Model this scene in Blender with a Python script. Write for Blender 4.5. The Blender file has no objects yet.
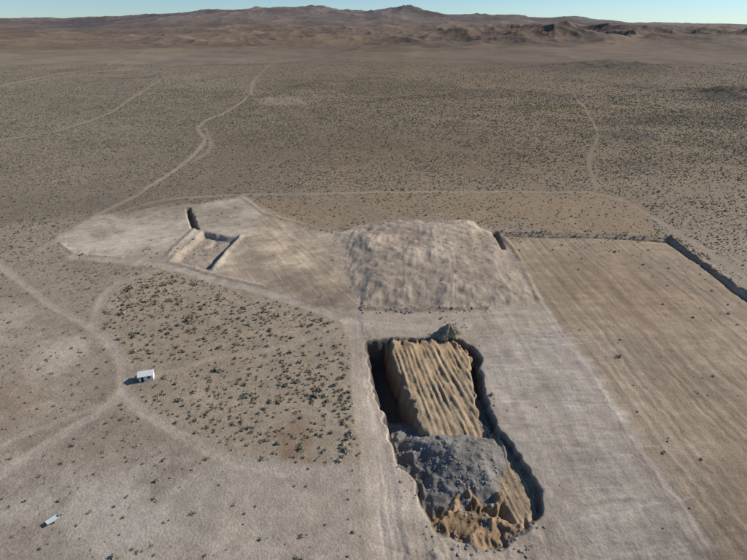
import bpy, math, random, time
import numpy as np
T0=time.time()
rng=np.random.default_rng(7); random.seed(7)
sc=bpy.context.scene
H=100.0; PITCH=math.radians(27.0)
c_,s_=math.cos(PITCH),math.sin(PITCH)
def G(u,v):   # site survey: photo bearing -> ground plan position (metres)
    dx=(u-373.5)/498.; dy=(280.-v)/498.
    z=-s_+dy*c_; t=H/-z
    return (dx*t,(c_+dy*s_)*t)
def P(pts): return np.array([G(*p) for p in pts])
SUN_AZ=math.radians(18); SUN_EL=math.radians(32)   # azimuth measured from +X toward +Y
K=np.array([1.03,1.05,1.09])
def S(r,g,b):
    a=np.array([r,g,b])/255.
    return np.where(a<=.04045,a/12.92,((a+.055)/1.055)**2.4)/K
# ---------------- noise
def hsh(i,j,s):
    n=(i.astype(np.int64)*374761393+j.astype(np.int64)*668265263+s*1442695041)&0xffffffff
    n=((n^(n>>13))*1274126177)&0xffffffff
    n=(n^(n>>16))
    return (n&0xffffff)/float(0xffffff)
def vn(x,y,s=0):
    xi=np.floor(x);yi=np.floor(y);fx=x-xi;fy=y-yi
    fx=fx*fx*(3-2*fx);fy=fy*fy*(3-2*fy)
    a=hsh(xi,yi,s);b=hsh(xi+1,yi,s);c=hsh(xi,yi+1,s);d=hsh(xi+1,yi+1,s)
    return (a+(b-a)*fx)*(1-fy)+(c+(d-c)*fx)*fy
def fbm(x,y,o=4,s=0,g=.5):
    t=0;a=1;n=0
    for k in range(o):
        t=t+a*vn(x,y,s+k*17);n+=a;a*=g
        x,y=(x*1.62+y*1.18)+13.1,(y*1.62-x*1.18)+7.7
    return t/n
def ridged(x,y,o=4,s=0):
    t=0;a=1;n=0
    for k in range(o):
        t=t+a*(1-np.abs(2*vn(x,y,s+k*17)-1))**2;n+=a;a*=.5
        x,y=(x*1.62+y*1.18)+13.1,(y*1.62-x*1.18)+7.7
    return t/n
def ss(x,a=0.,b=1.):
    t=np.clip((x-a)/(b-a),0,1);return t*t*(3-2*t)
# ---------------- grid
ys=[-40.]
while ys[-1]<30000:
    y=ys[-1]
    if y<48: d=1.2
    elif y<420: d=.0028*(y+50)
    else: d=.0028*470*(y/420)**1.22
    ys.append(y+d)
ys=np.array(ys); NC=1300
ss_=np.linspace(-1,1,NC)
W=1.0*np.maximum(ys,0)+75
X=ss_[None,:]*W[:,None]; Y=np.repeat(ys[:,None],NC,1)
NR=len(ys); print('grid',NR,NC)
D=np.hypot(X,Y)
wsc=np.maximum(1,Y/160.)
WX=(fbm(X/14/wsc,Y/14/wsc,3,5)-.5)+.45*(fbm(X/3/wsc,Y/3/wsc,2,6)-.5)
WY=(fbm(X/14/wsc,Y/14/wsc,3,8)-.5)+.45*(fbm(X/3/wsc,Y/3/wsc,2,9)-.5)
def region(bb):
    x0,y0,x1,y1=bb
    r0=max(0,np.searchsorted(ys,y0)-1); r1=min(NR,np.searchsorted(ys,y1)+2)
    wa,wb=W[r0],W[r1-1]
    sa=min(x0/wa,x0/wb);sb=max(x1/wa,x1/wb)
    q0=int(max(0,(sa+1)/2*(NC-1)-2));q1=int(min(NC,(sb+1)/2*(NC-1)+3))
    if q1<=q0: q0,q1=0,2
    return slice(r0,r1),slice(q0,q1)
def sdf(pw,x,y,closed=True):
    n=len(pw); d=np.full(x.shape,1e18); ins=np.zeros(x.shape,bool)
    for i in range(n if closed else n-1):
        a=pw[i];b=pw[(i+1)%n]; ex,ey=b-a
        wx=x-a[0];wy=y-a[1]; t=np.clip((wx*ex+wy*ey)/(ex*ex+ey*ey+1e-9),0,1)
        d=np.minimum(d,(wx-ex*t)**2+(wy-ey*t)**2)
        if closed:
            c1=(y>=a[1])!=(y>=b[1])
            if abs(ey)>1e-9: ins^=c1&(wx<wy*ex/ey)
    d=np.sqrt(d)
    return np.where(ins,d,-d) if closed else d
def bbox(pw,m): return pw[:,0].min()-m,pw[:,1].min()-m,pw[:,0].max()+m,pw[:,1].max()+m
def catm(pw,n=5):
    out=[]
    q=np.vstack([2*pw[0]-pw[1],pw,2*pw[-1]-pw[-2]])
    for i in range(1,len(q)-2):
        for k in range(n):
            t=k/n
            out.append(.5*((2*q[i])+(-q[i-1]+q[i+1])*t+(2*q[i-1]-5*q[i]+4*q[i+1]-q[i+2])*t*t+(-q[i-1]+3*q[i]-3*q[i+1]+q[i+2])*t**3))
    out.append(pw[-1]); return np.array(out)
def reg_sdf(pts,margin,warp=2.,closed=True,smooth=False,raw=None):
    pw=P(pts) if raw is None else raw
    if smooth: pw=catm(pw)
    far_=max(1,pw[:,1].max()/160.)
    bb=bbox(pw,margin+warp*2*far_); sl=region(bb)
    x=X[sl]+warp*wsc[sl]*WX[sl]*2; y=Y[sl]+warp*wsc[sl]*WY[sl]*2
    big=np.full(x.shape,-1e6 if closed else 1e6)
    m=(x>bb[0])&(x<bb[2])&(y>bb[1])&(y<bb[3])
    big[m]=sdf(pw,x[m],y[m],closed)
    return sl,big
# ---------------- base colour fields
n1=fbm(X/500,Y/500,4,21); n2=fbm(X/90,Y/60,4,31); n3=fbm(X/18,Y/18,4,41); n4=fbm(X/3.5,Y/3.5,3,51)
n5=fbm(X/1500,Y/1500,4,61)
C=np.zeros(X.shape+(3,))
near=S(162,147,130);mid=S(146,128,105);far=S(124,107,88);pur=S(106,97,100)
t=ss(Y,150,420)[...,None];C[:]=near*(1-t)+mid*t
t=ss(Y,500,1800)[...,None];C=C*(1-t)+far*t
t=ss(Y,3500,8000)[...,None];C=C*(1-t)+pur*t  # distance haze painted in: far hills turned purple-grey
az=X/np.maximum(Y,40)
t=(ss(-az,-.05,.5)*ss(Y,120,300)*(1-ss(Y,1800,6000))*.8)[...,None];C=C*(1-t)+S(150,136,119)*t
C*=(1+.46*(n2-.5)+.5*(n1-.5)+.24*(n3-.5))[...,None]
t=ss(n1*.6+n5*.4,.50,.66)*ss(Y,350,700)*.45; C=C*(1-t[...,None])+S(146,124,90)*t[...,None]
t=ss(n2*.5+n1*.5,.50,.64)*ss(Y,260,500)*.5; C=C*(1-t[...,None])+S(104,93,78)*t[...,None]
dr=ridged((X+60*n2)/260,Y/700,4,71)
t=ss(dr,.62,.85)*ss(Y,300,900)*.5;C=C*(1-t[...,None])+S(98,86,70)*t[...,None]
dr2=ridged((X-Y*.25+90*n2)/420,Y/1500,3,91)
t=ss(dr2,.80,.95)*ss(Y,400,900)*(1-ss(Y,2000,3500))*.4;C=C*(1-t[...,None])+S(158,142,122)*t[...,None]
rv=ridged((X+8*n3)/34,(Y+8*n4)/34,4,95)
rvt=ss(rv,.62,.85)*(1-ss(Y,250,500))
scrub=np.ones(X.shape)*(.6+.4*ss(Y,180,350))
dens=np.clip(.5+1.3*(n3-.4)+.7*(n2-.5),.08,1.1)*ss(Y,50,66)
Z=(n3-.5)*.5+(n2-.5)*.8
Z*=np.where(Y<320,.6,1.)
# ---------------- distant relief
us=373.5+498*X/np.maximum(Y*c_+H*s_,1)
usn=us+26*(fbm(X/1500,Y/1500,3,77)-.5)
sky=np.interp(usn,[-400,0,60,100,150,200,230,255,285,310,340,365,382,392,402,430,470,500,560,620,680,747,1100],
                 [9,8,9,11,14,15.5,17,17.5,19,19,17,16.5,18.5,17.5,18.5,15,14,13,9,5,3,1.5,1])
crest=100+11000*sky/627
rise=ss(Y,4500,11000)**1.3
mr_=ridged(X/1500,Y/2100,6,101)
Zm=crest*rise*(0.66+.52*mr_)
Zm=np.where(Y>11500,Zm*(1-ss(Y,11500,18000)*.7),Zm)
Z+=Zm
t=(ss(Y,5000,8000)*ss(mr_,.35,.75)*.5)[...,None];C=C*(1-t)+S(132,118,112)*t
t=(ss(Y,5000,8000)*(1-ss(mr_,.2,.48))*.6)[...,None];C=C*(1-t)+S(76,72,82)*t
fh=.7*ridged(X/700,Y/900,6,131)+.3*fbm(X/700,Y/900,3,133)
m=ss(Y,2000,3400)*(1-ss(Y,6000,8500))
amt=np.interp(us,[0,200,400,470,560,620,747,1000],[34,66,90,115,140,130,125,110])
Z+=m*amt*np.maximum(fh-.26,0)*1.6
Z+=ss(Y,600,2000)*(1-ss(Y,6000,9000))*30*(fbm(X/330,Y/380,4,151)-.45)
t=ss(Y,1800,3000)*(1-ss(Y,6000,9000))*.75; C=C*(1-t[...,None])+S(118,99,84)*t[...,None]
C*=np.where(Y>1600,1+(.9*(fh-.5)+.5*(n2-.5))*ss(Y,1600,2800),1.)[...,None]  # foothill relief shading painted in: hollows darker, crests brighter
t=(m*ss(us,430,520)*(1-ss(us,640,760))*ss(n1,.4,.6)*.5)[...,None];C=C*(1-t)+S(114,88,76)*t
def hill(u,v,rx,ry,h,col,a,rough=1.):
    x,y=G(u,v); sl=region((x-rx*3,y-ry*3,x+rx*3,y+ry*3))
    wx=X[sl]+rx*.8*(n2[sl]-.5);wy=Y[sl]+ry*.8*(n1[sl]-.5)
    q=((wx-x)/rx)**2+((wy-y)/ry)**2
    e=np.exp(-q*1.2)*(1-.5*rough+rough*ridged(X[sl]/rx*1.8,Y[sl]/ry*1.8,3,7)); Z[sl]+=h*e
    t=np.clip(e*a,0,.9)[...,None]; C[sl]=C[sl]*(1-t)+S(*col)*t
hill(628,72,160,190,18,(92,80,70),.8,.7)
hill(735,96,75,60,11,(66,59,56),1.0)  # dark colour paints this slope as lying in shadow
hill(722,101,60,25,3,(62,57,54),.9)  # painted shade carried on along the near foot of that slope
hill(575,110,80,60,0,(152,127,90),.6)
hill(622,136,34,34,2,(92,85,76),.85)
hill(640,165,26,22,0,(104,95,85),.55)
hill(660,118,110,60,0,(104,92,80),.55)
hill(560,45,420,500,24,(104,80,68),.7,.5)
hill(500,46,300,500,28,(100,82,72),.6,.5)
hill(690,48,400,500,28,(102,85,74),.65,.5)
hill(610,40,500,700,26,(98,80,76),.65,.5)
hill(430,50,300,400,22,(110,95,86),.5,.5)
hill(120,62,400,260,0,(148,134,119),.35)
hill(60,130,120,70,0,(156,143,128),.45)
hill(420,150,130,50,0,(118,102,80),.45)
hill(250,140,60,40,0,(122,106,87),.45)
hill(520,160,80,26,0,(124,106,84),.4)
hill(480,80,160,90,0,(140,119,88),.4)
# ---------------- painters
def paint(pts,rgb,a=1.,blur=3.,warp=2.,smooth=False,keepscrub=0.,var=.0,d=None):
    sl,s=reg_sdf(pts,blur*2,warp,True)
    t=ss(s,-blur*.5,blur*.5)*a
    if var: t=t*np.clip(1+var*(n3[sl]-.5)*4+var*(n4[sl]-.5)*2,0,1.15); t=np.clip(t,0,1)
    C[sl]=C[sl]*(1-t[...,None])+S(*rgb)*t[...,None]
    scrub[sl]*=1-t*(1-keepscrub); dens[sl]*=1-np.clip(t*1.1,0,1)*(1-keepscrub)
    return sl,s,t
def road(pts,w,rgb,a=1.,blur=1.2,warp=.5,dep=.0,ruts=False,clear=1.):
    sl,s=reg_sdf(pts,w+blur*3,warp,False,True)
    t=(1-ss(s,w-blur,w+blur))*a*np.clip(.75+.9*(n4[sl]-.35)+.5*(n3[sl]-.5),.3,1)
    if ruts: t=t*(1-.45*np.exp(-(s/(w*.25))**2))
    C[sl]=C[sl]*(1-t[...,None])+S(*rgb)*t[...,None]
    scrub[sl]*=1-t*clear; dens[sl]*=1-np.clip((1-ss(s,w,w+1.5))*clear*1.2,0,1)
    if dep: Z[sl]-=dep*(1-ss(s,w-1,w+.8))
    return sl,s
def streak(ang,l,w,s,sl=slice(None)):
    ca,sa=math.cos(ang),math.sin(ang)
    x=X[sl]+WX[sl]*3;y=Y[sl]+WY[sl]*3
    return fbm((x*ca+y*sa)/l,(-x*sa+y*ca)/w,3,s)
def tint(sl,t,f): C[sl]*=(1+t*f)[...,None]
paint([(-80,470),(110,430),(230,455),(370,465),(380,640),(-80,640)],(167,156,142),.7,16,6,keepscrub=.65,var=.45)
paint([(-60,290),(40,300),(95,340),(115,370),(90,410),(-60,470)],(163,149,133),.65,10,5,keepscrub=.75,var=.35)
paint([(120,285),(165,268),(345,322),(370,465),(210,458),(110,405),(128,370),(95,322)],(161,146,126),.85,5,2.5,keepscrub=1,var=.3)
paint([(0,225),(80,215),(60,260),(95,300),(60,310),(0,262)],(160,147,132),.6,12,5,keepscrub=.8,var=.3)
paint([(40,338),(85,330),(95,350),(60,372),(30,360)],(182,169,154),.5,7,4,keepscrub=.4,var=.6)
paint([(10,500),(90,470),(200,480),(230,520),(120,555),(20,545)],(180,170,157),.6,12,6,keepscrub=.4,var=1.)
paint([(268,432),(300,418),(318,440),(310,462),(280,460)],(136,113,93),.8,5,3,keepscrub=.7,var=.5)
paint([(0,380),(30,372),(45,400),(10,425),(-20,410)],(146,126,105),.6,8,4,keepscrub=.6,var=.5)
paint([(30,440),(110,420),(150,440),(100,470),(40,470)],(142,129,112),.5,8,5,keepscrub=1,var=.8)
paint([(140,500),(210,490),(260,510),(200,540)],(146,135,121),.5,7,5,keepscrub=1,var=.9)
paint([(0,520),(60,530),(120,560),(60,600),(-40,590)],(146,136,124),.5,7,5,keepscrub=1,var=.9)
paint([(170,300),(250,330),(240,380),(170,370)],(150,134,113),.5,8,5,keepscrub=1,var=.9)
paint([(300,480),(350,478),(345,520),(300,525)],(148,135,119),.45,6,5,keepscrub=1,var=.9)
paint([(260,545),(275,538),(290,548),(280,575),(262,570)],(194,184,170),.5,4,3,keepscrub=.3,var=.4)
paint([(0,300),(40,310),(30,340),(-20,345)],(182,169,154),.4,7,4,keepscrub=.4,var=.5)
paint([(230,470),(300,462),(372,470),(376,600),(250,620),(200,520)],(169,157,142),.6,10,5,keepscrub=.4,var=.4)
paint([(232,202),(330,196),(470,194),(600,193),(640,206),(662,236),(500,231),(400,221),(335,232),(262,214)],(146,127,104),.75,12,5,keepscrub=.4,var=.4)
paint([(500,197),(600,195),(640,208),(655,233),(545,232)],(149,127,103),.6,12,5,keepscrub=.25,var=.5)
A=[(58,240),(92,217),(150,208),(240,197),(262,214),(335,235),(348,275),(360,320),(260,293),(165,268),(75,256)]
slA,sA,tA=paint(A,(169,156,140),.9,7,4,var=.25)
slC,sC,tC=paint([(262,208),(335,234),(348,272),(358,316),(300,300),(225,275),(240,245)],(157,140,120),.85,12,4,var=.3)
B=[(335,235),(365,226),(400,220),(440,219),(475,221),(498,232),(522,262),(545,307),(362,309),(346,275)]
slB,sB,tB=paint(B,(166,151,134),.95,5,3.,var=.25)
dome=ss(sB,-1,18)
Z[slB]+=3.0*dome+3.2*ss(sB,0,6)*(n3[slB]-.5)+1.2*tB*(n4[slB]-.5)
E=[(503,238),(545,238),(670,242),(760,306),(900,420),(900,620),(720,600),(690,540),(545,309),(520,262)]
slE,sE,tE=paint(E,(152,134,113),.92,4,1.8,keepscrub=.06,var=.25)
paint([(560,262),(640,255),(700,300),(640,330),(570,300)],(147,126,104),.5,14,6,keepscrub=.4,var=.6)
paint([(640,330),(700,320),(800,420),(800,600),(740,600)],(140,124,105),.5,16,6,keepscrub=.6,var=.5)
paint([(575,330),(620,330),(690,440),(720,540),(680,500)],(162,147,129),.45,10,6,keepscrub=1,var=.6)
F=[(462,311),(548,309),(600,385),(650,460),(705,542),(740,610),(560,640),(545,520),(505,432),(480,360)]
slF,sF,tF=paint(F,(167,156,143),.95,8,3.,var=.2)
paint([(345,312),(548,308),(560,325),(480,345),(455,337),(368,340),(350,330)],(172,158,141),.9,6,3.,var=.2)
slH,sH,tH=paint([(352,325),(376,330),(390,400),(415,470),(440,525),(545,525),(580,640),(330,640),(375,480),(365,400)],(168,154,138),.9,6,3.,var=.25)
paint([(372,465),(400,460),(430,520),(545,520),(570,560),(600,640),(380,640)],(170,157,142),.6,6,4,var=.5)
R1=(179,166,150)
road([(-30,245),(0,265),(45,300),(90,325),(116,352),(125,385),(108,407),(60,435),(0,475),(-50,500)],1.5,(179,166,151),.8,1.6,1.1,.1,True)
road([(0,445),(50,425),(100,405)],1.0,(179,166,151),.5,1.2,1.1)
road([(125,392),(150,415),(190,440),(240,462),(285,472)],1.5,(179,168,155),.8,1.6,1.1,.1,True)
road([(165,268),(118,284),(100,303),(95,322)],1.3,(177,164,149),.6,1.8,1.1,.1,True)
road([(345,322),(290,345),(215,358),(150,378)],.8,(174,160,143),.55,1.4,1.2)
road([(355,480),(300,500),(230,475)],.8,(178,166,151),.4,1.4,1.2)
road([(75,256),(165,266),(215,279),(265,292),(310,306),(352,320),(400,325),(470,326)],2.3,R1,.8,2.4,1.2,.2,True)
road([(352,320),(360,345),(366,400),(374,450),(386,520),(398,600)],3.2,(178,164,148),.8,2.4,1.1,.15,True)
road([(80,226),(140,205),(190,197),(300,194),(450,192),(590,192)],1.1,(170,155,137),.65,2.,.9)
road([(590,192),(628,203),(690,240),(747,278),(830,330)],1.3,(164,147,127),.55,2.,.9)
road([(40,250),(100,213),(150,185),(188,160),(205,140),(200,125),(232,108),(246,97)],1.4,(172,158,140),.7,2.2,1.8)
road([(196,160),(212,146),(206,128)],1.8,(166,152,134),.35,3,2)
road([(0,95),(100,96),(180,94),(310,97),(420,96)],2.0,(158,144,125),.4,4,2.)
road([(-20,90),(60,75),(120,60),(160,50)],5,(160,147,132),.5,7,3)
road([(250,95),(262,75),(300,55)],4,(150,134,116),.35,6,3)
road([(600,190),(592,160),(600,130),(580,100)],.9,(148,132,112),.08,3,2.5)
road([(0,140),(90,120),(160,80)],2.,(158,145,130),.35,4,2)
road([(420,60),(520,62),(640,58),(747,70)],7,(138,122,103),.35,8,3)
road([(400,120),(520,112),(660,118),(747,125)],1.5,(150,133,112),.2,4,2,clear=.3)
paint([(253,99),(300,97),(308,104),(270,107)],(156,143,127),.5,18,5,var=.3)
# ---------------- machine marks
def marks(sl,t,ang,l,w,seed,amp,hz):
    s=streak(ang,l,w,seed,sl)-.5; tint(sl,s*amp*2,t); Z[sl]+=t*s*hz
ang=lambda a,b: math.atan2(G(*b)[1]-G(*a)[1],G(*b)[0]-G(*a)[0])
eA=ang((545,312),(700,540))
marks(slE,tE,eA,60,1.3,301,.22,.35); marks(slE,tE,eA+math.pi/2,30,1.6,305,.12,.15)
marks(slF,tF,ang((500,360),(600,352)),22,1.0,311,.16,.5); marks(slF,tF,eA,50,1.5,315,.14,.18)
ax,ay=G(425,120); rr_=np.hypot(X[slB]-ax,Y[slB]-ay); th=np.arctan2(X[slB]-ax,ay-Y[slB])
fan=(fbm(th*200+WX[slB]*4,rr_/14,4,321)-.5)*np.clip(.4+1.6*(n3[slB]-.3),0,1.2)
tint(slB,fan*.28,tB); Z[slB]+=tB*fan*.75
marks(slC,tC,ang((262,215),(350,300)),24,1.2,331,.16,.3)
marks(slA,tA,ang((92,220),(240,200)),26,1.3,341,.13,.3)
marks(slH,tH,ang((360,345),(386,520)),30,.8,351,.16,.18)
for sl,t in ((slA,tA),(slB,tB),(slE,tE),(slF,tF),(slC,tC),(slH,tH)):
    tint(sl,.7*(n2[sl]-.5)+.6*(n3[sl]-.5)+.35*(n4[sl]-.5),t)
C*=(1+.13*rvt)[...,None]
r2=random.Random(5)
def scratches(n,u0,u1,v0,v1,du,dv,col,a,w=.22):
    for _ in range(n):
        u=r2.uniform(u0,u1);v=r2.uniform(v0,v1);k=r2.uniform(.4,1.2)
        road([(u,v),(u+du*k*.5+r2.uniform(-2,2),v+dv*k*.5),(u+du*k,v+dv*k)],w,col,a,.3,.2,.06)
scratches(22,345,440,240,280,-10,24,(136,122,107),.5)
scratches(14,400,500,235,285,16,22,(186,174,160),.45)
scratches(24,560,700,250,330,28,36,(172,155,136),.45)
scratches(24,560,720,260,470,30,40,(126,110,94),.45)
scratches(24,500,560,330,400,50,-4,(184,174,163),.5)
scratches(24,540,620,400,500,50,-3,(184,174,163),.5)
scratches(26,500,600,320,500,50,4,(136,125,113),.5)
scratches(14,270,330,215,290,14,25,(178,165,149),.45)
scratches(16,100,230,212,255,40,-4,(188,176,161),.4)
scratches(16,376,400,470,540,6,50,(190,179,165),.45)
scratches(14,370,560,535,560,40,14,(140,127,114),.5)
scratches(12,560,680,500,560,40,-10,(186,175,163),.45)
scratches(10,60,330,470,560,50,-12,(186,176,163),.35)
road([(520,262),(548,309),(600,385),(650,460),(705,542)],.6,(184,173,161),.5,.8,.7)
road([(510,250),(535,290),(560,330)],.7,(182,168,153),.5,.8,.5)
road([(672,244),(700,300),(747,345),(800,380)],.6,(128,110,93),.5,.6,.5)
road([(640,300),(700,360),(747,395)],.5,(174,157,138),.5,.6,.5)
# ---------------- berms and trenches
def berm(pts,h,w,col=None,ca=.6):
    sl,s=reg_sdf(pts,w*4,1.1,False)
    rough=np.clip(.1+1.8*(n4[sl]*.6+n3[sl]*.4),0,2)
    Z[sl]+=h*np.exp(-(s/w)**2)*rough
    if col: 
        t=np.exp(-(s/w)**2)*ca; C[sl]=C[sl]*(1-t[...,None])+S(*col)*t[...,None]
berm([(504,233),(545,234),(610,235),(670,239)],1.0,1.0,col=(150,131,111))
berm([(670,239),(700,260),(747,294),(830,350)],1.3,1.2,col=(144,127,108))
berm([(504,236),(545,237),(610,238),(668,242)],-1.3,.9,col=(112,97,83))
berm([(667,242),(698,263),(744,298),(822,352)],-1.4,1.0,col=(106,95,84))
berm([(92,218),(150,208),(190,199)],.6,1.2)
berm([(190,199),(240,197),(262,213),(335,233)],.4,1.2)
berm([(176,252),(168,262),(215,274),(262,287)],.4,1.)
berm([(62,243),(75,254),(120,258)],.5,1.)
berm([(500,232),(512,246),(522,262),(540,298)],.5,1.2)
def cut(pts,dep,wall,warp=.4,col=None,side=0):
    sl,s=reg_sdf(pts,8,warp,True)
    s=s+1.8*(n4[sl]-.5)*(np.abs(s)<5)
    f=ss(s,-.1,wall); Z[sl]-=dep*f*(.85+.6*(n3[sl]-.5))
    Z[sl]+=f*1.0*(n4[sl]-.5)
    if col:
        t=f*.8; C[sl]=C[sl]*(1-t[...,None])+S(*col)*t[...,None]
cut([(203,230),(238,238),(211,270),(168,261)],2.9,3.0,1.7,(162,148,132))
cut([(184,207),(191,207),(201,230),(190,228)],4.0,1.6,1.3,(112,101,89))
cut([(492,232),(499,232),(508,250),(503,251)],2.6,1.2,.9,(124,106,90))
cut([(215,236),(222,240),(204,246)],.8,1.0,.5)
berm([(196,228),(176,246),(166,257)],.7,1.6,col=(164,150,134))
berm([(240,236),(213,270)],.9,1.2,col=(158,144,128))
# ---------------- the big excavation
rim=[(365,342),(385,338),(456,337),(471,345),(481,357),(484,392),(498,424),(520,455),(538,485),(543,514),(532,530),(500,550),(468,547),(436,538),(422,514),(412,487),(392,450),(381,415),(371,375)]
sl,s=reg_sdf(rim,30,1.5,True)
s=s+1.8*(n4[sl]-.5)*(np.abs(s)<5)
x=X[sl];y=Y[sl]
a0=np.array(G(410,340));a1=np.array(G(450,432)); dv=(a1-a0)/np.linalg.norm(a1-a0)
al=(x-a0[0])*dv[0]+(y-a0[1])*dv[1]; ac=(x-a0[0])*dv[1]-(y-a0[1])*dv[0]
if ac[np.unravel_index(np.argmax(x),x.shape)]<0: ac=-ac
depth=12-9.2*ss(ac,4,11)
depth=depth*(1-.6*ss(-y,-84,-70))
zz=-depth*ss(s,-.3,.5+.22*depth+2.5*ss(-y,-82,-72))
base=Z[sl].copy()
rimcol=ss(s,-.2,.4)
C[sl]=C[sl]*(1-rimcol[...,None])+S(102,93,84)*rimcol[...,None]  # grey pit soil, darkened to deepen the shadow in the trench
who=np.zeros(x.shape,int)
def heap(top,who_id,):
    global zz,who
    m=top>zz; zz=np.where(m,top,zz); who=np.where(m&(s>-.2),who_id,who)
Q=[(384,338),(456,336),(472,348),(476,358),(480,394),(494,425),(510,448),(500,450),(470,436),(440,432),(430,434),(415,410),(399,372)]
pq=P(Q); q=sdf(pq,x+WX[sl]*3,y+WY[sl]*3)
ph=ac/(1.6+.009*al)+1.0*(fbm(x/14,y/14,2,401)-.5)+1.0*(fbm(ac/5,al/60,2,402)-.5)
fur=np.sin(2*math.pi*ph)
fn=fbm(al/26,ac/.5,4,411)-.5
ramp_amp=.04+.28*fbm(ac/3,al/14,2,403)
rid=(fur*ramp_amp+fn*1.2)*ss(al,0,8)*.72
topq=-.5-.045*np.maximum(al,0)+rid+1.2*(n3[sl]-.5)+.5*(n4[sl]-.5)
notch=(.8*np.maximum(0,np.sin(2*math.pi*(al/5.3+3.2*n3[sl])))+4.2*n4[sl]-1.2)
qq=q-notch
topq=topq+4.5*np.minimum(qq,0)+.35*np.minimum(q-1.5,0)
heap(topq,1)
slot=sdf(P([(472,358),(475,359),(480,392),(476,386)]),x,y)
R=[(494,425),(520,455),(537,486),(541,516),(516,522),(500,490),(470,455)]
r=sdf(P(R),x,y); heap(-1.7+1.6*(n3[sl]-.5)+.7*fn+1.2*np.minimum(r-.6,0),2)
O=[(462,470),(498,464),(505,492),(500,505),(480,500),(468,524),(450,515),(456,488)]
o=sdf(P(O),x,y)
rock=ridged((x+4*WX[sl])/5.5,(y+4*WY[sl])/7,6,431)
heap(-5.2+5.2*rock+1.9*np.minimum(o-.5,0)*(1-.3*rock),3)
O2=[(436,522),(470,508),(492,518),(520,522),(505,554),(465,552)]
o2=sdf(P(O2),x,y); heap(-2.4+3.2*rock+.9*np.minimum(o2,0),3)
grv=ridged((x+3*WX[sl])/3.2,(y+3*WY[sl])/3.2,4,461)
def cone(u,v,top,sl_,rx=1.,ry=1.,idn=4,flat=0):
    cx,cy=G(u,v); dd=np.hypot((x-cx)/rx,(y-cy)/ry)
    ang_=np.arctan2(y-cy,x-cx)
    dd=dd*(1+.4*(fbm(ang_*2+5,dd*.1,3,441)-.5))
    heap(top-sl_*np.sqrt(np.maximum(dd-flat,0)**2+.6)+1.1*(n4[sl]-.5)+1.3*(n3[sl]-.5)+.9*(grv-.4),idn)
cone(466,458,2.2,.60,1.25,1.2,4,2.2)
cone(446,449,1.4,.66,1.2,1.1,4,1.2)
cone(430,441,-.4,.74,1.1,1.,4,.8)
cone(452,472,-.8,.62,1.1,1.,4,.8)
cone(486,474,-.2,.62,1.1,1.,5,.5)
cone(412,428,-6.5,.8,1,1,4)
cone(430,475,-6.5,.5,1,1,4)
cone(447,488,-3.6,.7,1,1,5)
zz=np.where(slot>-1,zz-2.6*ss(slot,-1,.5),zz)
zz+=(.8*(n4[sl]-.5)+.4*(n3[sl]-.5))*ss(s,0,2)
wallr=streak(0,1.1,30,451,sl)-.5
zz+=wallr*2.2*ss(s,.2,1.2)*(1-ss(s,2,4))
cols={1:(170,145,113),2:(160,140,115),3:(148,123,95),4:(130,125,119),5:(134,121,106)}
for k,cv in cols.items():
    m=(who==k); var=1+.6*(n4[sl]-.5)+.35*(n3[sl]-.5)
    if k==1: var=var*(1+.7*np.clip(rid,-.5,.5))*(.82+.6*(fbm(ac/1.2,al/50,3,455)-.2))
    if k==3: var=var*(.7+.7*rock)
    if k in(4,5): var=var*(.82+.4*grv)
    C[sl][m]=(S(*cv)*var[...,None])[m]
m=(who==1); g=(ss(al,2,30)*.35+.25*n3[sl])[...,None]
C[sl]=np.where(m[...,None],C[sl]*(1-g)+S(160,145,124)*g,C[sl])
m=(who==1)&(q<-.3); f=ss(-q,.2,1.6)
C[sl]=np.where(m[...,None],C[sl]*(1-.9*f[...,None])+S(94,87,80)*.9*f[...,None],C[sl])  # shaded side of the ramp flank painted into its colour
inside=ss(s,-.5,.3)
Z[sl]=np.where(zz>0.02,np.maximum(zz,base*(1-inside)),base*(1-inside)+zz)
m=(zz>.1)&(s<0); C[sl]=np.where(m[...,None],S(140,132,122)*(.8+.4*n4[sl])[...,None],C[sl])
dens[sl]*=1-ss(s,-3,-1); scrub[sl]*=1-ss(s,-3,-1)
berm([(362,309),(400,310),(440,309),(490,309)],.8,.9,col=(134,120,104))
slb,sb,tb=paint([(395,530),(436,540),(500,552),(548,526),(600,600),(420,640)],(164,150,134),.5,8,4,var=.5)
Z[slb]+=tb*(2.6*(n4[slb]-.5)+2.4*(n3[slb]-.5))
C=np.clip(C,.01,.95)
print('fields',time.time()-T0)
# ---------------- terrain mesh
me=bpy.data.meshes.new('ground'); nv=NR*NC
co=np.stack([X,Y,Z],-1).reshape(-1,3).astype(np.float32)
me.vertices.add(nv); me.vertices.foreach_set('co',co.ravel())
i=np.arange(NR-1)[:,None]*NC+np.arange(NC-1)[None,:]
q4=np.stack([i,i+1,i+NC+1,i+NC],-1).reshape(-1,4).astype(np.int32)
nf=len(q4); me.loops.add(nf*4); me.loops.foreach_set('vertex_index',q4.ravel())
me.polygons.add(nf); me.polygons.foreach_set('loop_start',np.arange(nf,dtype=np.int32)*4)
me.polygons.foreach_set('use_smooth',np.ones(nf,bool))
me.update(calc_edges=True)
at=me.attributes.new('soil','FLOAT_COLOR','POINT')
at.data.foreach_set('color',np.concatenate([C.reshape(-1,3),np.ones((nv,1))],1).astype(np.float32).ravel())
at=me.attributes.new('scrub','FLOAT','POINT'); at.data.foreach_set('value',scrub.ravel().astype(np.float32))
ground=bpy.data.objects.new('ground',me); sc.collection.objects.link(ground)
print('mesh',time.time()-T0)
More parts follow.
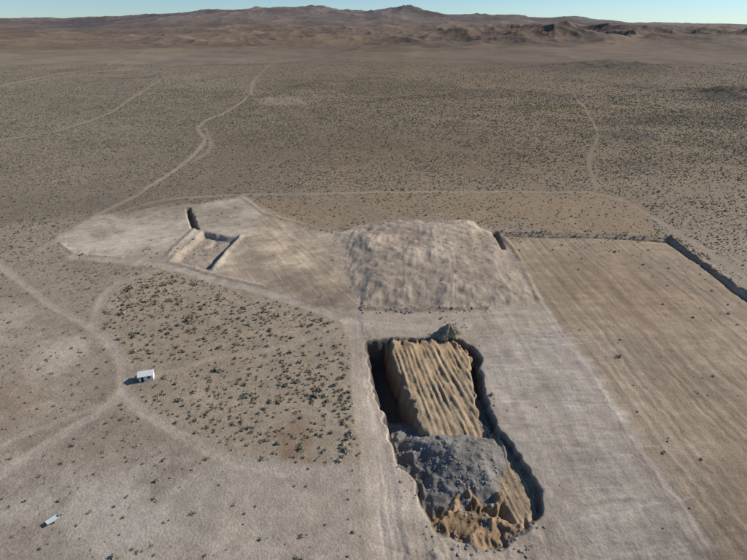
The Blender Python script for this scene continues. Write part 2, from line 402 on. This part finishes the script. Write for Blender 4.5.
# ---------------- materials
def newmat(n):
    m=bpy.data.materials.new(n);m.use_nodes=True;nt=m.node_tree;b=nt.nodes['Principled BSDF'];b.inputs['Roughness'].default_value=.95
    b.inputs['Specular IOR Level'].default_value=.15
    return m,nt,b
def node(nt,t,**k):
    n=nt.nodes.new(t)
    for a,v in k.items(): setattr(n,a,v)
    return n
m,nt,b=newmat('desert_soil'); L=nt.links.new
tc=node(nt,'ShaderNodeTexCoord'); ac_=node(nt,'ShaderNodeAttribute',attribute_name='soil'); asb=node(nt,'ShaderNodeAttribute',attribute_name='scrub')
def noise(scale,det=4,rough=.6):
    n=node(nt,'ShaderNodeTexNoise');n.inputs['Scale'].default_value=scale;n.inputs['Detail'].default_value=det;n.inputs['Roughness'].default_value=rough
    L(tc.outputs['Object'],n.inputs['Vector']);return n.outputs['Fac']
def math_(op,a,b=None,c=None,clamp=False):
    n=node(nt,'ShaderNodeMath',operation=op,use_clamp=clamp)
    for k,v in enumerate((a,b,c)):
        if v is None: continue
        if isinstance(v,(int,float)): n.inputs[k].default_value=v
        else: L(v,n.inputs[k])
    return n.outputs[0]
def mr(v,a,b_,c,d):
    n=node(nt,'ShaderNodeMapRange');L(v,n.inputs[0])
    for k,x_ in enumerate((a,b_,c,d)): n.inputs[k+1].default_value=x_
    return n.outputs[0]
na=noise(.25,4,.65); nb=noise(1.6,4,.7)
var=math_('MULTIPLY',mr(na,.3,.7,.86,1.14),mr(nb,.3,.7,.82,1.18))
vm=node(nt,'ShaderNodeVectorMath',operation='SCALE'); L(ac_.outputs['Color'],vm.inputs[0]); L(var,vm.inputs['Scale'])
def spots(scale,th,soft):
    v=node(nt,'ShaderNodeTexVoronoi');v.inputs['Scale'].default_value=scale;v.voronoi_dimensions='2D';L(tc.outputs['Object'],v.inputs['Vector'])
    r=node(nt,'ShaderNodeSeparateColor');L(v.outputs['Color'],r.inputs[0])
    t=math_('MULTIPLY',r.outputs[0],th)
    d=math_('SUBTRACT',t,v.outputs['Distance'])
    return mr(d,0,soft,0,1)
s1=spots(.55,.60,.15); s2=spots(1.1,.55,.15); s3=spots(.10,.55,.2)
f1=math_('MAXIMUM',math_('MULTIPLY',s1,.5),math_('MULTIPLY',s2,.4)); f1=math_('MAXIMUM',f1,math_('MULTIPLY',s3,.3))
fs=math_('MULTIPLY',f1,asb.outputs['Fac'],clamp=True)
mx=node(nt,'ShaderNodeMix',data_type='RGBA');L(fs,mx.inputs[0]);L(vm.outputs[0],mx.inputs[6]);mx.inputs[7].default_value=(.135,.115,.075,1)
L(mx.outputs[2],b.inputs['Base Color'])
bp=node(nt,'ShaderNodeBump');bp.inputs['Strength'].default_value=.55;bp.inputs['Distance'].default_value=.4
L(math_('ADD',nb,math_('MULTIPLY',na,1.5)),bp.inputs['Height']);L(bp.outputs[0],b.inputs['Normal'])
me.materials.append(m)
def simple(n,rgb,var=.2,scale=3.,rough=.9):
    m,nt,b=newmat(n);tc=node(nt,'ShaderNodeTexCoord');nn=node(nt,'ShaderNodeTexNoise');nn.inputs['Scale'].default_value=scale;nn.inputs['Detail'].default_value=5
    nt.links.new(tc.outputs['Object'],nn.inputs['Vector']);r=node(nt,'ShaderNodeValToRGB')
    r.color_ramp.elements[0].position=.3;r.color_ramp.elements[1].position=.7
    r.color_ramp.elements[0].color=tuple(x*(1-var) for x in rgb)+(1,);r.color_ramp.elements[1].color=tuple(min(1,x*(1+var)) for x in rgb)+(1,)
    nt.links.new(nn.outputs['Fac'],r.inputs[0]);nt.links.new(r.outputs[0],b.inputs['Base Color']);b.inputs['Roughness'].default_value=rough;return m
mbrush=[simple('sage_foliage',(.265,.24,.165),.25),simple('dry_brush',(.33,.28,.19),.25),simple('dark_sage',(.19,.175,.115),.25)]
mrock=simple('rubble_rock',(.27,.24,.205),.35,1.5)
# ---------------- shrubs
def mesh_from(n,V,Fc,mat,smooth=False):
    m=bpy.data.meshes.new(n);m.from_pydata([tuple(v) for v in V],[],Fc)
    if mat: m.materials.append(mat)
    if smooth:
        for p in m.polygons:p.use_smooth=True
    m.update();return m
def shrub(seed,mat):
    r=np.random.default_rng(seed);V=[];Fc=[]
    for k in range(5):
        a=r.uniform(0,6.28);e=r.uniform(.4,1.3);d=np.array([math.cos(a)*math.cos(e),math.sin(a)*math.cos(e),math.sin(e)])
        tip=d*r.uniform(.4,.5);n=np.array([-math.sin(a),math.cos(a),0])*.03;i=len(V);V+=[-n,n,tip];Fc.append((i,i+1,i+2))
    for cl in range(9):
        a=r.uniform(0,6.28);rr=r.uniform(.05,.42);cz=r.uniform(.12,.34)*(1-rr*.6);cc=np.array([rr*math.cos(a),rr*math.sin(a),cz])
        for k in range(6):
            p=cc+r.normal(0,.10,3);p[2]=max(p[2],.02)
            nn=np.array([p[0],p[1],.5])+r.normal(0,.35,3);nn/=np.linalg.norm(nn)
            u=np.cross(nn,r.normal(0,1,3));u/=np.linalg.norm(u);w=np.cross(nn,u)
            s=r.uniform(.10,.19);i=len(V);V+=[p-u*s,p+u*s,p+w*s*1.5];Fc.append((i,i+1,i+2))
    return mesh_from('sage',V,Fc,mat)
col=bpy.data.collections.new('sagebrush_kinds')
for k in range(6):
    o=bpy.data.objects.new('sage_kind',shrub(50+k,mbrush[(0,1,2,0,1,0)[k]]));col.objects.link(o)
area=(np.gradient(ys)[:,None]*(2*W/NC)[:,None])
vis=(np.abs(X)<(.75*Y+50))&(Y<1600)
tri=P([(120,285),(165,270),(343,322),(368,462),(215,456),(110,405),(128,370),(98,322)])
bst=np.zeros(X.shape);mm=(Y<230)&(X<20);bst[mm]=ss(sdf(tri,X[mm],Y[mm]),-2,3)
fall=1/(1+(np.maximum(Y-400,0)/350)**2)
pr=dens*(.23+.33*ss(Y,170,250))*(1+.9*bst)*fall
pr=np.where(vis,pr*np.broadcast_to(area,X.shape),0).ravel()
tot=pr.sum();N=int(min(tot,290000));print('shrubs expected',tot,N)
idx=rng.choice(len(pr),N,p=pr/tot)
pts=co[idx].copy()
jx=(2*W/NC)[idx//NC];jy=np.gradient(ys)[idx//NC]
pts[:,0]+=rng.uniform(-.5,.5,N)*jx;pts[:,1]+=rng.uniform(-.5,.5,N)*jy;pts[:,2]-=.03
scl=(rng.gamma(2.2,.17,N)+.28)*(1+.45*bst.ravel()[idx])*(1+.6*ss(pts[:,1],300,900))
sm=bpy.data.meshes.new('sagebrush_scrub');sm.vertices.add(N);sm.vertices.foreach_set('co',pts.astype(np.float32).ravel())
a=sm.attributes.new('sc','FLOAT','POINT');a.data.foreach_set('value',scl.astype(np.float32))
a=sm.attributes.new('rz','FLOAT','POINT');a.data.foreach_set('value',rng.uniform(0,6.28,N).astype(np.float32))
so=bpy.data.objects.new('sagebrush_scrub',sm);sc.collection.objects.link(so)
ng=bpy.data.node_groups.new('scatter','GeometryNodeTree')
ng.interface.new_socket('Geometry',in_out='INPUT',socket_type='NodeSocketGeometry');ng.interface.new_socket('Geometry',in_out='OUTPUT',socket_type='NodeSocketGeometry')
gi=ng.nodes.new('NodeGroupInput');go=ng.nodes.new('NodeGroupOutput');ci=ng.nodes.new('GeometryNodeCollectionInfo');ip=ng.nodes.new('GeometryNodeInstanceOnPoints')
ci.inputs['Collection'].default_value=col;ci.inputs['Separate Children'].default_value=True;ci.inputs['Reset Children'].default_value=True
ip.inputs['Pick Instance'].default_value=True
def na_(n):
    x=ng.nodes.new('GeometryNodeInputNamedAttribute');x.data_type='FLOAT';x.inputs['Name'].default_value=n;return x.outputs['Attribute']
cx=ng.nodes.new('ShaderNodeCombineXYZ');ng.links.new(na_('rz'),cx.inputs[2]);ng.links.new(cx.outputs[0],ip.inputs['Rotation'])
ng.links.new(na_('sc'),ip.inputs['Scale']);ng.links.new(gi.outputs[0],ip.inputs['Points']);ng.links.new(ci.outputs[0],ip.inputs['Instance']);ng.links.new(ip.outputs[0],go.inputs[0])
md=so.modifiers.new('scatter','NODES');md.node_group=ng
# ---------------- height lookup
def zat(x,y):
    r=int(np.searchsorted(ys,y))-1; f=(y-ys[r])/(ys[r+1]-ys[r])
    def rowz(k):
        cc=(x/W[k]+1)/2*(NC-1);j=int(cc);g=cc-j;return Z[k,j]*(1-g)+Z[k,j+1]*g
    return float(rowz(r)*(1-f)+rowz(r+1)*f)
# ---------------- rubble
import bmesh
def rocks(name,lst,mat):
    V=[];Fc=[]
    bm0=bmesh.new();bmesh.ops.create_icosphere(bm0,subdivisions=2,radius=1);bv=np.array([v.co[:] for v in bm0.verts]);bf=[tuple(v.index for v in f.verts) for f in bm0.faces];bm0.free()
    for (x,y,s) in lst:
        o=rng.uniform(0,50);n=vn(bv[:,0]*1.6+o,bv[:,1]*1.6+bv[:,2]*1.9+o,3)
        p=bv*(.65+.7*n)[:,None]*np.array([rng.uniform(.8,1.3),rng.uniform(.7,1.1),rng.uniform(.5,.8)])*s
        p=np.round(p/(s*.22))*(s*.22)*.35+p*.65
        a=rng.uniform(0,6.28);ca,sa=math.cos(a),math.sin(a);p=np.stack([p[:,0]*ca-p[:,1]*sa,p[:,0]*sa+p[:,1]*ca,p[:,2]],1)
        i=len(V);V+=list(p+np.array([x,y,zat(x,y)+s*.1]));Fc+=[tuple(i+k for k in f) for f in bf]
    o=bpy.data.objects.new(name,mesh_from(name,V,Fc,mat));sc.collection.objects.link(o);return o
lst=[]
def add(u0,u1,v0,v1,n,s0,s1):
    for _ in range(n):
        g=G(rng.uniform(u0,u1),rng.uniform(v0,v1));lst.append((g[0],g[1],s0+(s1-s0)*rng.random()**3))
add(362,492,306,313,160,.12,.6);add(445,470,318,332,30,.2,.6);add(420,545,522,556,110,.1,.5)
add(455,505,462,520,90,.12,.6);add(425,500,440,485,420,.08,.32);add(395,430,420,500,40,.15,.5);add(478,500,395,430,20,.15,.4)
add(360,410,320,330,15,.12,.3);add(500,538,470,515,25,.1,.3);add(60,110,236,258,25,.15,.5);add(505,560,232,237,30,.2,.6)
add(98,112,270,278,8,.2,.5);add(80,90,254,258,8,.3,.7);add(170,240,230,270,50,.12,.45)
rocks('rubble',lst,mrock)
# ---------------- spoil mound with brush
gx,gy=G(449,334);z0=zat(gx,gy)
V=[];Fc=[];n=40
for r_ in range(n):
    for k in range(64):
        a=k/64*2*math.pi;rr=r_/(n-1)
        R_=4.2*(1+.25*math.sin(a*2+1)+.15*math.sin(a*5))
        px=math.cos(a)*rr*R_;py=math.sin(a)*rr*R_
        h=4.2*(1-rr**1.3)*(.5+1.0*float(fbm(np.array(px/1.6+9),np.array(py/1.6+3),4,9)))-.25*rr
        V.append((px,py,h))
for r_ in range(n-1):
    for k in range(64):
        a=r_*64+k;b2=r_*64+(k+1)%64;Fc.append((a,b2,b2+64,a+64))
root=bpy.data.objects.new('dirt_mound',mesh_from('dirt_mound',V,Fc,simple('mound_earth',(.23,.195,.14),.35,1.),True));root.location=(gx,gy,z0);sc.collection.objects.link(root)
V=[];Fc=[]
r=np.random.default_rng(3)
for cl in range(60):
    a=r.uniform(0,6.28);rr=r.uniform(0,1)**.6*3.8;cc=np.array([rr*math.cos(a),rr*math.sin(a),3.2*(1-(rr/4.4)**1.3)+.2])
    for k in range(26):
        p=cc+r.normal(0,.32,3);u=r.normal(0,1,3);u/=np.linalg.norm(u);w=np.cross(u,r.normal(0,1,3));w/=np.linalg.norm(w);s=r.uniform(.08,.2);i=len(V);V+=[p-u*s,p+u*s,p+w*s*1.6];Fc.append((i,i+1,i+2))
br=bpy.data.objects.new('brush_clumps',mesh_from('brush_clumps',V,Fc,mbrush[0]));br.parent=root;sc.collection.objects.link(br)
# ---------------- shed
white=simple('white_painted_siding',(.74,.73,.70),.05,2.,.6);roofm=simple('galvanised_roof',(.66,.65,.63),.12,2.,.5);dark=simple('dark_opening',(.04,.04,.045),.1,2.,.4);trim=simple('weathered_trim',(.25,.21,.17),.2,3.)
def box(name,par,c,d,mat,rot=0):
    bm=bmesh.new();bmesh.ops.create_cube(bm,size=1);bmesh.ops.scale(bm,vec=d,verts=bm.verts);bmesh.ops.bevel(bm,geom=bm.edges[:],offset=min(d)*.08,segments=1,affect='EDGES')
    m=bpy.data.meshes.new(name);bm.to_mesh(m);bm.free();m.materials.append(mat);o=bpy.data.objects.new(name,m);o.location=c;o.parent=par;o.rotation_euler[2]=rot;sc.collection.objects.link(o);return o
def empty(n,u,v,rz,dz=0):
    e=bpy.data.objects.new(n,None);x,y=G(u,v);e.location=(x,y,zat(x,y)+dz);e.rotation_euler[2]=rz;sc.collection.objects.link(e);return e
sh=empty('white_shed',147,378,math.radians(16))
L_,Wd,Hh,Rd=4.2,2.8,2.1,2.8
V=[(-L_/2,-Wd/2,-.2),(L_/2,-Wd/2,-.2),(L_/2,Wd/2,-.2),(-L_/2,Wd/2,-.2),(-L_/2,-Wd/2,Hh),(L_/2,-Wd/2,Hh),(L_/2,Wd/2,Hh),(-L_/2,Wd/2,Hh),(-L_/2,0,Rd),(L_/2,0,Rd)]
o=bpy.data.objects.new('walls',mesh_from('walls',V,[(0,1,5,4),(2,3,7,6),(1,2,6,9,5),(3,0,4,8,7)],white));o.parent=sh;sc.collection.objects.link(o)
e=.3;k=(Rd-Hh)/(Wd/2);t=.08
for sg,nm in((-1,'roof_front'),(1,'roof_back')):
    V=[];
    for dz in(.02,.02+t):
        V+=[(-L_/2-e,0,Rd+dz),(L_/2+e,0,Rd+dz),(L_/2+e,sg*(Wd/2+e),Hh-k*e+dz),(-L_/2-e,sg*(Wd/2+e),Hh-k*e+dz)]
    o=bpy.data.objects.new(nm,mesh_from(nm,V,[(0,1,2,3),(4,5,6,7),(0,1,5,4),(1,2,6,5),(2,3,7,6),(3,0,4,7)],roofm));o.parent=sh;sc.collection.objects.link(o)
box('door',sh,(-1.1,-Wd/2-.02,.9),(.8,.06,1.8),dark);box('window',sh,(.9,-Wd/2-.02,1.3),(.8,.06,.7),dark);box('window_sill',sh,(.9,-Wd/2-.06,.88),(1.,.1,.08),trim)
box('side_window',sh,(-L_/2-.02,0,1.3),(.06,.9,.8),dark);box('lean_to',sh,(-L_/2-.8,.3,.5),(1.1,1.6,1.2),trim)
# ---------------- utility trailer (lower left)
tr=empty('utility_trailer',53,521,math.radians(52));tr.scale=(.7,.7,.7)
wm=simple('pale_blue_paint',(.50,.56,.57),.1,2.,.6);bk=simple('tyre_rubber',(.03,.03,.03),.2,4.)
box('deck',tr,(0,0,.72),(3.6,1.5,.1),wm)
for sg in(-1,1):
    box('side_rail',tr,(0,sg*.78,.95),(3.6,.05,.36),wm);box('fender',tr,(-.2,sg*.93,.86),(.95,.24,.06),wm)
    bm=bmesh.new();bmesh.ops.create_cone(bm,cap_ends=True,segments=24,radius1=.34,radius2=.34,depth=.2);m=bpy.data.meshes.new('wheel');bm.to_mesh(m);bm.free();m.materials.append(bk)
    o=bpy.data.objects.new('wheel',m);o.rotation_euler=(math.pi/2,0,0);o.location=(-.2,sg*.93,.34);o.parent=tr;sc.collection.objects.link(o)
    box('drawbar',tr,(2.3,sg*.25,.6),(1.2,.08,.08),bk,-sg*.35)
box('front_board',tr,(1.82,0,.95),(.05,1.5,.36),wm);box('tail_board',tr,(-1.82,0,.95),(.05,1.5,.36),wm)
box('jack_stand',tr,(2.8,0,.32),(.08,.08,.6),bk)
# ---------------- world, sun, camera
w=bpy.data.worlds.new('World');sc.world=w;w.use_nodes=True;nt=w.node_tree;bg=nt.nodes['Background']
sk=nt.nodes.new('ShaderNodeTexSky');sk.sky_type='NISHITA';sk.sun_disc=False;sk.sun_elevation=SUN_EL;sk.sun_rotation=math.pi/2-SUN_AZ;sk.altitude=1400;sk.air_density=1.0;sk.dust_density=.2;sk.ozone_density=4.0
vmw=nt.nodes.new('ShaderNodeVectorMath');vmw.operation='MULTIPLY';vmw.inputs[1].default_value=(.84,.99,1.10)
nt.links.new(sk.outputs[0],vmw.inputs[0]);nt.links.new(vmw.outputs[0],bg.inputs[0]);bg.inputs[1].default_value=.10
sd=bpy.data.lights.new('sun','SUN');sd.energy=4.9;sd.angle=math.radians(.55);sd.color=(1,.95,.87)
so2=bpy.data.objects.new('sun',sd);sc.collection.objects.link(so2)
from mathutils import Vector
dsun=Vector((math.cos(SUN_EL)*math.cos(SUN_AZ),math.cos(SUN_EL)*math.sin(SUN_AZ),math.sin(SUN_EL)))
so2.rotation_euler=(-dsun).to_track_quat('-Z','Y').to_euler();so2.location=dsun*300
cd=bpy.data.cameras.new('camera');cd.sensor_width=36;cd.lens=24;cd.clip_end=100000;cd.clip_start=1
cam=bpy.data.objects.new('camera',cd);cam.location=(0,0,H);cam.rotation_euler=(math.pi/2-PITCH,0,0);sc.collection.objects.link(cam);sc.camera=cam
sc.view_settings.view_transform='Standard';sc.view_settings.look='None';sc.view_settings.exposure=0
print('done',time.time()-T0)
